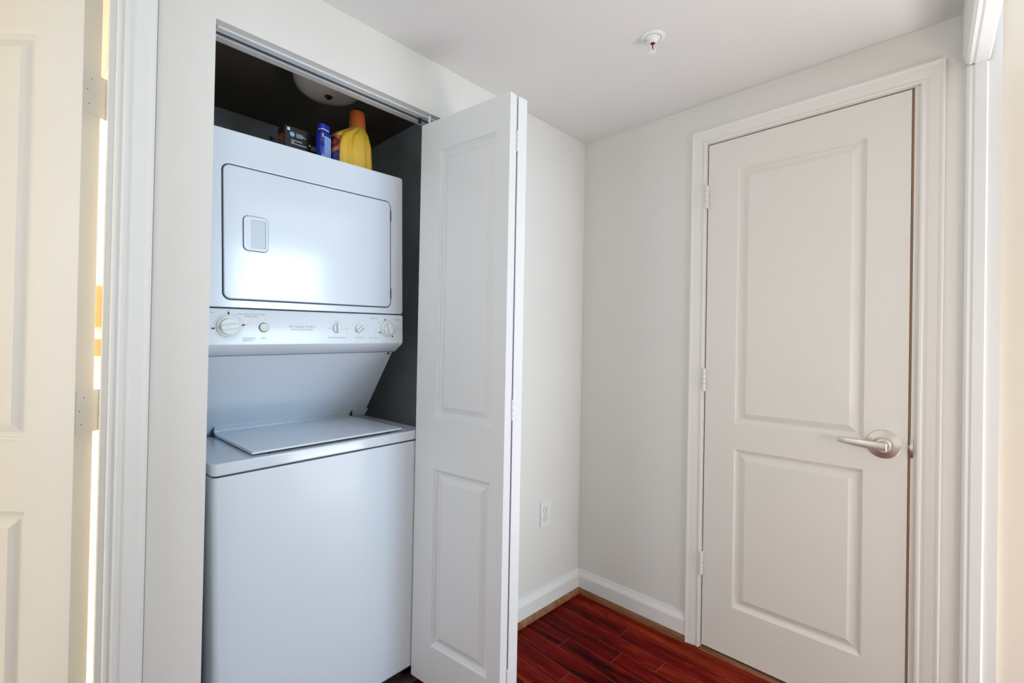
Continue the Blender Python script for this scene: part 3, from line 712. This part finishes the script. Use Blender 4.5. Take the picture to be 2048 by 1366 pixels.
for s in (-1, 1):
    tube(bm, [(s*.0095, 0, -.018), (s*.0105, 0, -.030), (s*.0085, 0, -.040), (s*.0030, 0, -.0455)], .0017, 8)
fr_ = obj('frame_arms', bm, M_trim, SPK, rot=(0, 0, rad(-46)), smooth=True)
bm = bmesh.new(); lathe(bm, [(.0040, -.0390), (.0045, -.0440), (.0035, -.0470)], 16); obj('hub', bm, M_trim, SPK)
bm = bmesh.new(); lathe(bm, [(.0042, -.0470), (.0130, -.0480), (.0132, -.0490), (.0040, -.0500)], 24); obj('deflector', bm, M_trim, SPK)
bm = bmesh.new(); lathe(bm, [(.0016, -.0404), (.0016, -.0436)], 10, 'z', (-.0030, -.0032, 0)); obj('set_screw', bm, M_black, SPK)

OU = tag(empty('wall_outlet', (-.2640, 0, .4416)), 'white duplex power outlet low on the wall above the baseboard', 'outlet')
bm = bmesh.new(); plate_xz(bm, rrect(-.0354, .0354, -.0565, .0565, .003, 4), -.0060, -.0002); pl = obj('cover_plate', bm, M_trim, OU, bevel=.0022)
for s in (1, -1):
    bm = bmesh.new(); zc = s*.0195
    pts = [(.0172*math.cos(a), max(-.0135, min(.0135, .0172*math.sin(a)))) for a in [2*PI*i/32 for i in range(32)]]
    plate_xz(bm, [(x*1.09, z*1.11) for x, z in pts], -.0063, -.0059)
    bmesh.ops.translate(bm, verts=bm.verts[:], vec=(0, 0, zc)); gp = obj('receptacle_gap', bm, M_print, pl)
    bm = bmesh.new(); plate_xz(bm, pts, -.0078, -.0060); bmesh.ops.translate(bm, verts=bm.verts[:], vec=(0, 0, zc)); rc = obj('receptacle', bm, M_trim, OU)
    obj('slot', boxes((-.0076, -.0054, -.0081, -.0079, zc-.001, zc+.0085)), M_black, rc); obj('slot', boxes((.0052, .0072, -.0081, -.0079, zc, zc+.0075)), M_black, rc)
    bm = bmesh.new(); lathe(bm, [(.0027, -.0081), (.0027, -.0079)], 12, 'y', (0, 0, zc-.0072)); obj('ground_hole', bm, M_black, rc)
bm = bmesh.new(); lathe(bm, [(.0030, -.0062), (.0026, -.0070)], 12, 'y'); obj('screw', bm, M_print, OU)

# fittings on the bedroom wall, seen through the gap beside the ajar door
def bedroom_fit(name, zc, hh, ww, label, cat, nb):
    x = -1.7405; y0 = .98
    o_ = tag(empty(name, (x, y0, zc)), label, cat)
    pl_ = obj('face_plate', boxes((-.020, -.0005, -ww/2, ww/2, -hh/2, hh/2)), M_beige, o_, bevel=.003)
    for i in range(nb):
        z = -hh*.38 + hh*.76*i/max(1, nb-1)
        obj('button', boxes((-.0215, -.0198, -ww*.28, ww*.28, z-.004, z+.004)), M_raw, pl_)
bedroom_fit('wall_intercom', 1.325, .15, .22, 'beige wall intercom seen through the bright door gap, upper fitting', 'intercom', 7)
bedroom_fit('wall_thermostat', 1.175, .062, .20, 'beige thermostat below the intercom in the bright door gap', 'thermostat', 3)
